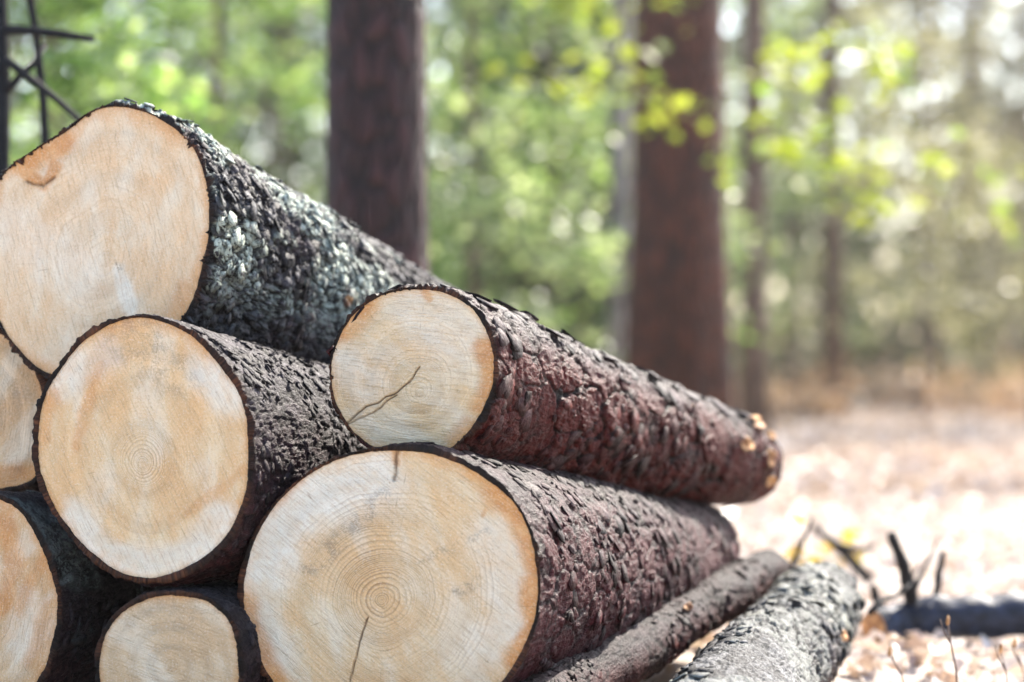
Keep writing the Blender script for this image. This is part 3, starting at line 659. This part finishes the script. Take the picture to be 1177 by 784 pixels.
# blue-black bough lying on the right
def bough():
    d = 4.75; root = empty('fallen_bough', tuple(P(1090, 745, d)), 'blue-black fallen bough with upright snags lying on the litter at the right', 'bough')
    pts = [P(1004, 722, d - .05), P(1040, 716, d), P(1100, 711, d), P(1170, 709, d + .03), P(1260, 712, d + .1), P(1380, 716, d + .15)]
    t_ = np.linspace(0, 1, 90); path = np.stack([np.interp(t_, np.linspace(0, 1, 6), np.array(pts)[:, i]) for i in range(3)], -1)
    path[:, 2] += (fbm(np.stack([t_ * 7, 0 * t_, 0 * t_], -1), 44, 3) - .5) * .022
    v, f = tube(path, np.interp(t_, np.linspace(0, 1, 6), [.036, .042, .042, .043, .04, .03]), 28)
    nz_ = fbm(v * np.array([30, 55, 55.]), 45, 4, .6) - .5; cx = np.stack([np.interp(v[:, 0], path[:, 0], path[:, k]) for k in range(3)], -1); dv = v - cx; dv[:, 0] = 0
    v = v + dv / (np.linalg.norm(dv, axis=1)[:, None] + 1e-5) * (nz_ * .016)[:, None]
    mesh_obj('wood', v, f, M['bough'], root)
    e = pts[0]; a = np.arange(18) / 18 * 2 * np.pi; dn = (pts[0] - pts[1]); dn /= np.linalg.norm(dn); t1 = np.array([0, 0, 1.]); t1 -= dn * (t1 @ dn); t1 /= np.linalg.norm(t1); t2 = np.cross(dn, t1)
    ring = lambda r_, h: e + dn * h + (np.cos(a) * r_)[:, None] * t1 + (np.sin(a) * r_)[:, None] * t2
    mesh_obj('cut_face', np.concatenate([ring(.034, .001), ring(.031, .005), ring(.0005, .004)]), grid_faces(3, 18, flip=True), M['stub_wood'], root)
    for pl, r0 in (([(1050, 712, 0), (1046, 680, -.02), (1038, 645, -.04), (1024, 612, -.05)], .017), ([(1074, 706, .02), (1078, 675, .03), (1084, 634, .05)], .011), ([(1020, 712, 0), (1008, 690, -.02), (1000, 672, -.02)], .012)):
        kk = np.array([P(u, v, d + e2) for u, v, e2 in pl]); tq = np.linspace(0, 1, 12); kp = np.stack([np.interp(tq, np.linspace(0, 1, len(kk)), kk[:, q]) for q in range(3)], -1)
        kp += (fbm(np.stack([tq * 6, 0 * tq + r0 * 900, 0 * tq], -1)[:, None] + np.array([0, 7.3, 3.1])[None, :, None] * np.array([0, 0, 1.]), 46, 3) - .5) * .016 * tq[:, None]
        rq = np.linspace(r0, r0 * .5, 12) * (.75 + .6 * fbm(np.stack([tq * 9, 0 * tq + r0 * 500, 0 * tq], -1), 47, 2))
        MB().tube(kp, rq, 9).build('snag', M['twig_black'], root)
bough()
def loose_twig(pts, d, r0, label):
    p = [P(u, v, d + e) for u, v, e in pts]; root = empty('fallen_twig', tuple(p[0]), label, 'twig')
    MB().tube(p, np.linspace(r0, r0 * .4, len(p)), 7).build('stem', M['twig_black'], root)
    m = p[len(p) // 2]; q = p[-1] - p[0]; MB().tube([m, m + q * .18 + np.array([.01, -.01, .025]), m + q * .3 + np.array([.015, -.02, .045])], [r0 * .6, r0 * .45, r0 * .25], 6).build('fork', M['twig_black'], root)
loose_twig([(1052, 676, 0), (1062, 655, .02), (1068, 640, .03)], 4.72, .006, 'short broken twig caught between the two snags of the bough')
loose_twig([(1000, 704, -.1), (1012, 690, -.05), (1032, 684, 0), (1046, 672, .05)], 4.6, .007, 'thin dark twig leaning on the cut end of the bough')
loose_twig([(900, 676, 0), (909, 652, 0), (918, 634, .0), (921, 624, 0)], 4.7, .007, 'dark upright twig by the yellow-leaved seedling')
# a dark twig farther back, yellow leaves
def twig_back():
    d = 6.0; root = empty('fallen_twig', tuple(P(965, 655, d)), 'dark forked twig lying on the bright floor behind the pale grey log', 'twig')
    MB().tube([P(935, 604, d), P(955, 622, d), P(975, 640, d), P(1000, 668, d)], [.008, .012, .014, .015], 8).build('stem', M['twig_black'], root)
    MB().tube([P(960, 626, d), P(985, 632, d - .05), P(1006, 628, d - .1)], [.01, .008, .005], 7).build('fork', M['twig_black'], root)
twig_back()
def seedling(u, v, d, hpx, n, seed, label, mat):
    base = P(u, v, d); base[2] = float(ground_z(base[0], base[1])); r = np.random.default_rng(seed)
    root = empty('seedling', tuple(base), label, 'seedling', 'yellowing seedlings by the logs')
    top = P(u, v - hpx, d); MB().tube([base - np.array([0, 0, .02]), (base + top) / 2 + np.array([.01, 0, 0]), top], [.004, .003, .0015], 6).build('stem', M['twig_black'], root)
    c = base + (top - base) * r.uniform(.45, 1.1, (n, 1)) + r.normal(size=(n, 3)) * .03
    vv, ff = leaf_faces(c, .05, .5, .2, .6, r); mesh_obj('crown', vv, ff, M[mat], root, smooth=False)
seedling(915, 655, 5.0, 38, 16, 3, 'yellow-leaved seedling behind the tip of the brown pole', 'leaf_gold')
seedling(975, 650, 6.4, 20, 16, 4, 'paler yellow seedling beside the dark forked twig', 'leaf_gold')
# dry stalks at the lower right
def stalk(pts, d, r0, label, seed):
    p = [P(u, v, d) for u, v in pts]; g = p[0].copy(); g[2] = float(ground_z(g[0], g[1])) - .01
    root = empty('dry_stalk', tuple(g), label, 'stalk', 'dry stalks at the lower right')
    MB().tube([g] + p, np.linspace(r0, r0 * .55, len(p) + 1), 7).build('stem', M['twig_brown'], root)
    t = p[-1]; MB().tube([t - np.array([0, 0, .004]), t, t + np.array([.001, 0, .008]), t + np.array([.001, 0, .012])], [.001, .0032, .0028, .0006], 7).build('bud', M['stub_wood'], root)
    m = p[len(p) // 2]; MB().tube([m, m + np.array([-.012, 0, .02]), m + np.array([-.016, .004, .038])], [.0016, .0012, .0008], 6).build('side_twig', M['twig_brown'], root)
stalk([(1101, 800), (1099, 770), (1093, 740), (1089, 716)], 3.75, .0022, 'tallest dry stalk at the lower right, with a pale bud tip', 1)
stalk([(1045, 800), (1036, 775), (1022, 752)], 3.8, .0013, 'thin arching dry stalk left of the tallest stalk', 2)
stalk([(1160, 800), (1156, 770), (1150, 748)], 3.8, .0015, 'short dry stalk right of the tallest stalk', 3)
stalk([(1182, 800), (1174, 765), (1166, 742)], 3.9, .0014, 'leaning dry stalk at the lower right corner', 4)
# dry bushes at the edge of the wood
def dry_bush(u, d, w, h, seed, label, mat='bush_dry'):
    x = at(u, d); gz = float(ground_z(x, d)); r = np.random.default_rng(seed); root = empty('dry_bush', (x, d, gz), label, 'bush', 'low bushes at the edge of the wood')
    mb = MB(); tips = []
    for k in range(16):
        a = r.uniform(0, 6.28); q = np.array([[x, d, gz - .03], [x + .4 * w * math.cos(a), d + .4 * w * math.sin(a), gz + h * .6 * r.uniform(.6, 1)], [x + w * math.cos(a), d + w * math.sin(a), gz + h * r.uniform(.5, 1)]])
        mb.tube(q, [.012, .008, .003], 5); tips.append(q)
    mb.build('stems', M['twig_brown'], root)
    p, dd = spray(tips, 70, .08, .25, seed + 1, .8); v, f = leaf_faces(p, .08, .4, .3, .55, r, dd); mesh_obj('foliage', v, f, M[mat], root, smooth=False)
dry_bush(905, 19.5, .6, .3, 301, 'orange-brown dry bush at the foot of the slim brown trunk')
dry_bush(1000, 23.5, .7, .25, 305, 'tan dry bush behind the foot of the slender trunk')
dry_bush(1120, 21.5, .8, .28, 309, 'brownish dry bush below the washed-out beech')

# ------------------------------------------------------------------ light
SUN_AZ, SUN_EL = R(34), R(42)          # azimuth to the right of the view direction
w = bpy.data.worlds.new('World'); C.world = w; w.use_nodes = True
nt = w.node_tree; bg = nt.nodes['Background']; sky = nt.nodes.new('ShaderNodeTexSky'); sky.sky_type = 'NISHITA'; sky.sun_disc = False
sky.sun_elevation = SUN_EL; sky.sun_rotation = SUN_AZ; sky.air_density = 1.; sky.dust_density = 1.5
nt.links.new(sky.outputs[0], bg.inputs[0]); bg.inputs[1].default_value = .12
sl = bpy.data.lights.new('sun', 'SUN'); sl.energy = 3.3; sl.angle = R(.55); sl.color = (1, .93, .82)
so = bpy.data.objects.new('sun', sl); COL.objects.link(so)
sd = Vector((math.sin(SUN_AZ) * math.cos(SUN_EL), math.cos(SUN_AZ) * math.cos(SUN_EL), math.sin(SUN_EL)))
so.rotation_euler = sd.to_track_quat('Z', 'Y').to_euler(); so.location = sd * 30
# tall conifer outside the frame on the right: the tree whose shade the stack lies in
for i, (hh, off, lab) in enumerate(((7.2, (.0, .0), 'bushy conifer beyond the right edge, shading the stack'), (7.0, (-1.6, .6), 'second conifer beyond the right edge, nearer the slim trunks'))):
    t_ = hh / math.tan(SUN_EL); x = .0 + t_ * math.sin(SUN_AZ) + off[0]; y = 3.8 + t_ * math.cos(SUN_AZ) + off[1]
    if i == 9: conifer('spruce_tree', lab, x, y, 11, .16, 401, M['needle_dark'], M['trunk_brown'], .45, 100, 2.2, 70, .17, group='tall conifers')

# ------------------------------------------------------------------ the hazy air over the clearing
def haze():
    x0, x1, y0, y1, z0, z1 = -420, 420, -420, 430, -4, 18
    v = [(x, y, z) for z in (z0, z1) for y in (y0, y1) for x in (x0, x1)]
    f = [(0, 2, 3, 1), (4, 5, 7, 6), (0, 1, 5, 4), (1, 3, 7, 5), (3, 2, 6, 7), (2, 0, 4, 6)]
    t = NT('haze'); vol = t.n('VolumePrincipled', {'Color': (1, .91, .84), 'Density': HAZE, 'Anisotropy': .75}); t.t.links.new(vol.outputs[0], t.out.inputs['Volume'])
    tag(mesh_obj('haze', v, f, t.m, smooth=False), 'warm pale haze in the air of the clearing', 'haze', kind='stuff')
HAZE = .0012
haze()

# ------------------------------------------------------------------ camera
cam = bpy.data.cameras.new('camera'); co = bpy.data.objects.new('camera', cam); COL.objects.link(co)
cam.sensor_width = 36; cam.lens = 85; cam.clip_start = .05; cam.clip_end = 2000
co.location = (0, 0, H); co.rotation_euler = (R(90), 0, 0)
cam.shift_y = (HOR - 392) / 1177
cam.dof.use_dof = True; cam.dof.focus_distance = 3.36; cam.dof.aperture_fstop = 2.1; cam.dof.aperture_blades = 0
C.camera = co
C.view_settings.view_transform = 'Standard'; C.view_settings.look = 'None'; C.view_settings.gamma = 1; C.view_settings.exposure = 2.38
C.cycles.use_denoising = True
C.cycles.max_bounces = 8; C.cycles.transparent_max_bounces = 8; C.cycles.sample_clamp_indirect = 6
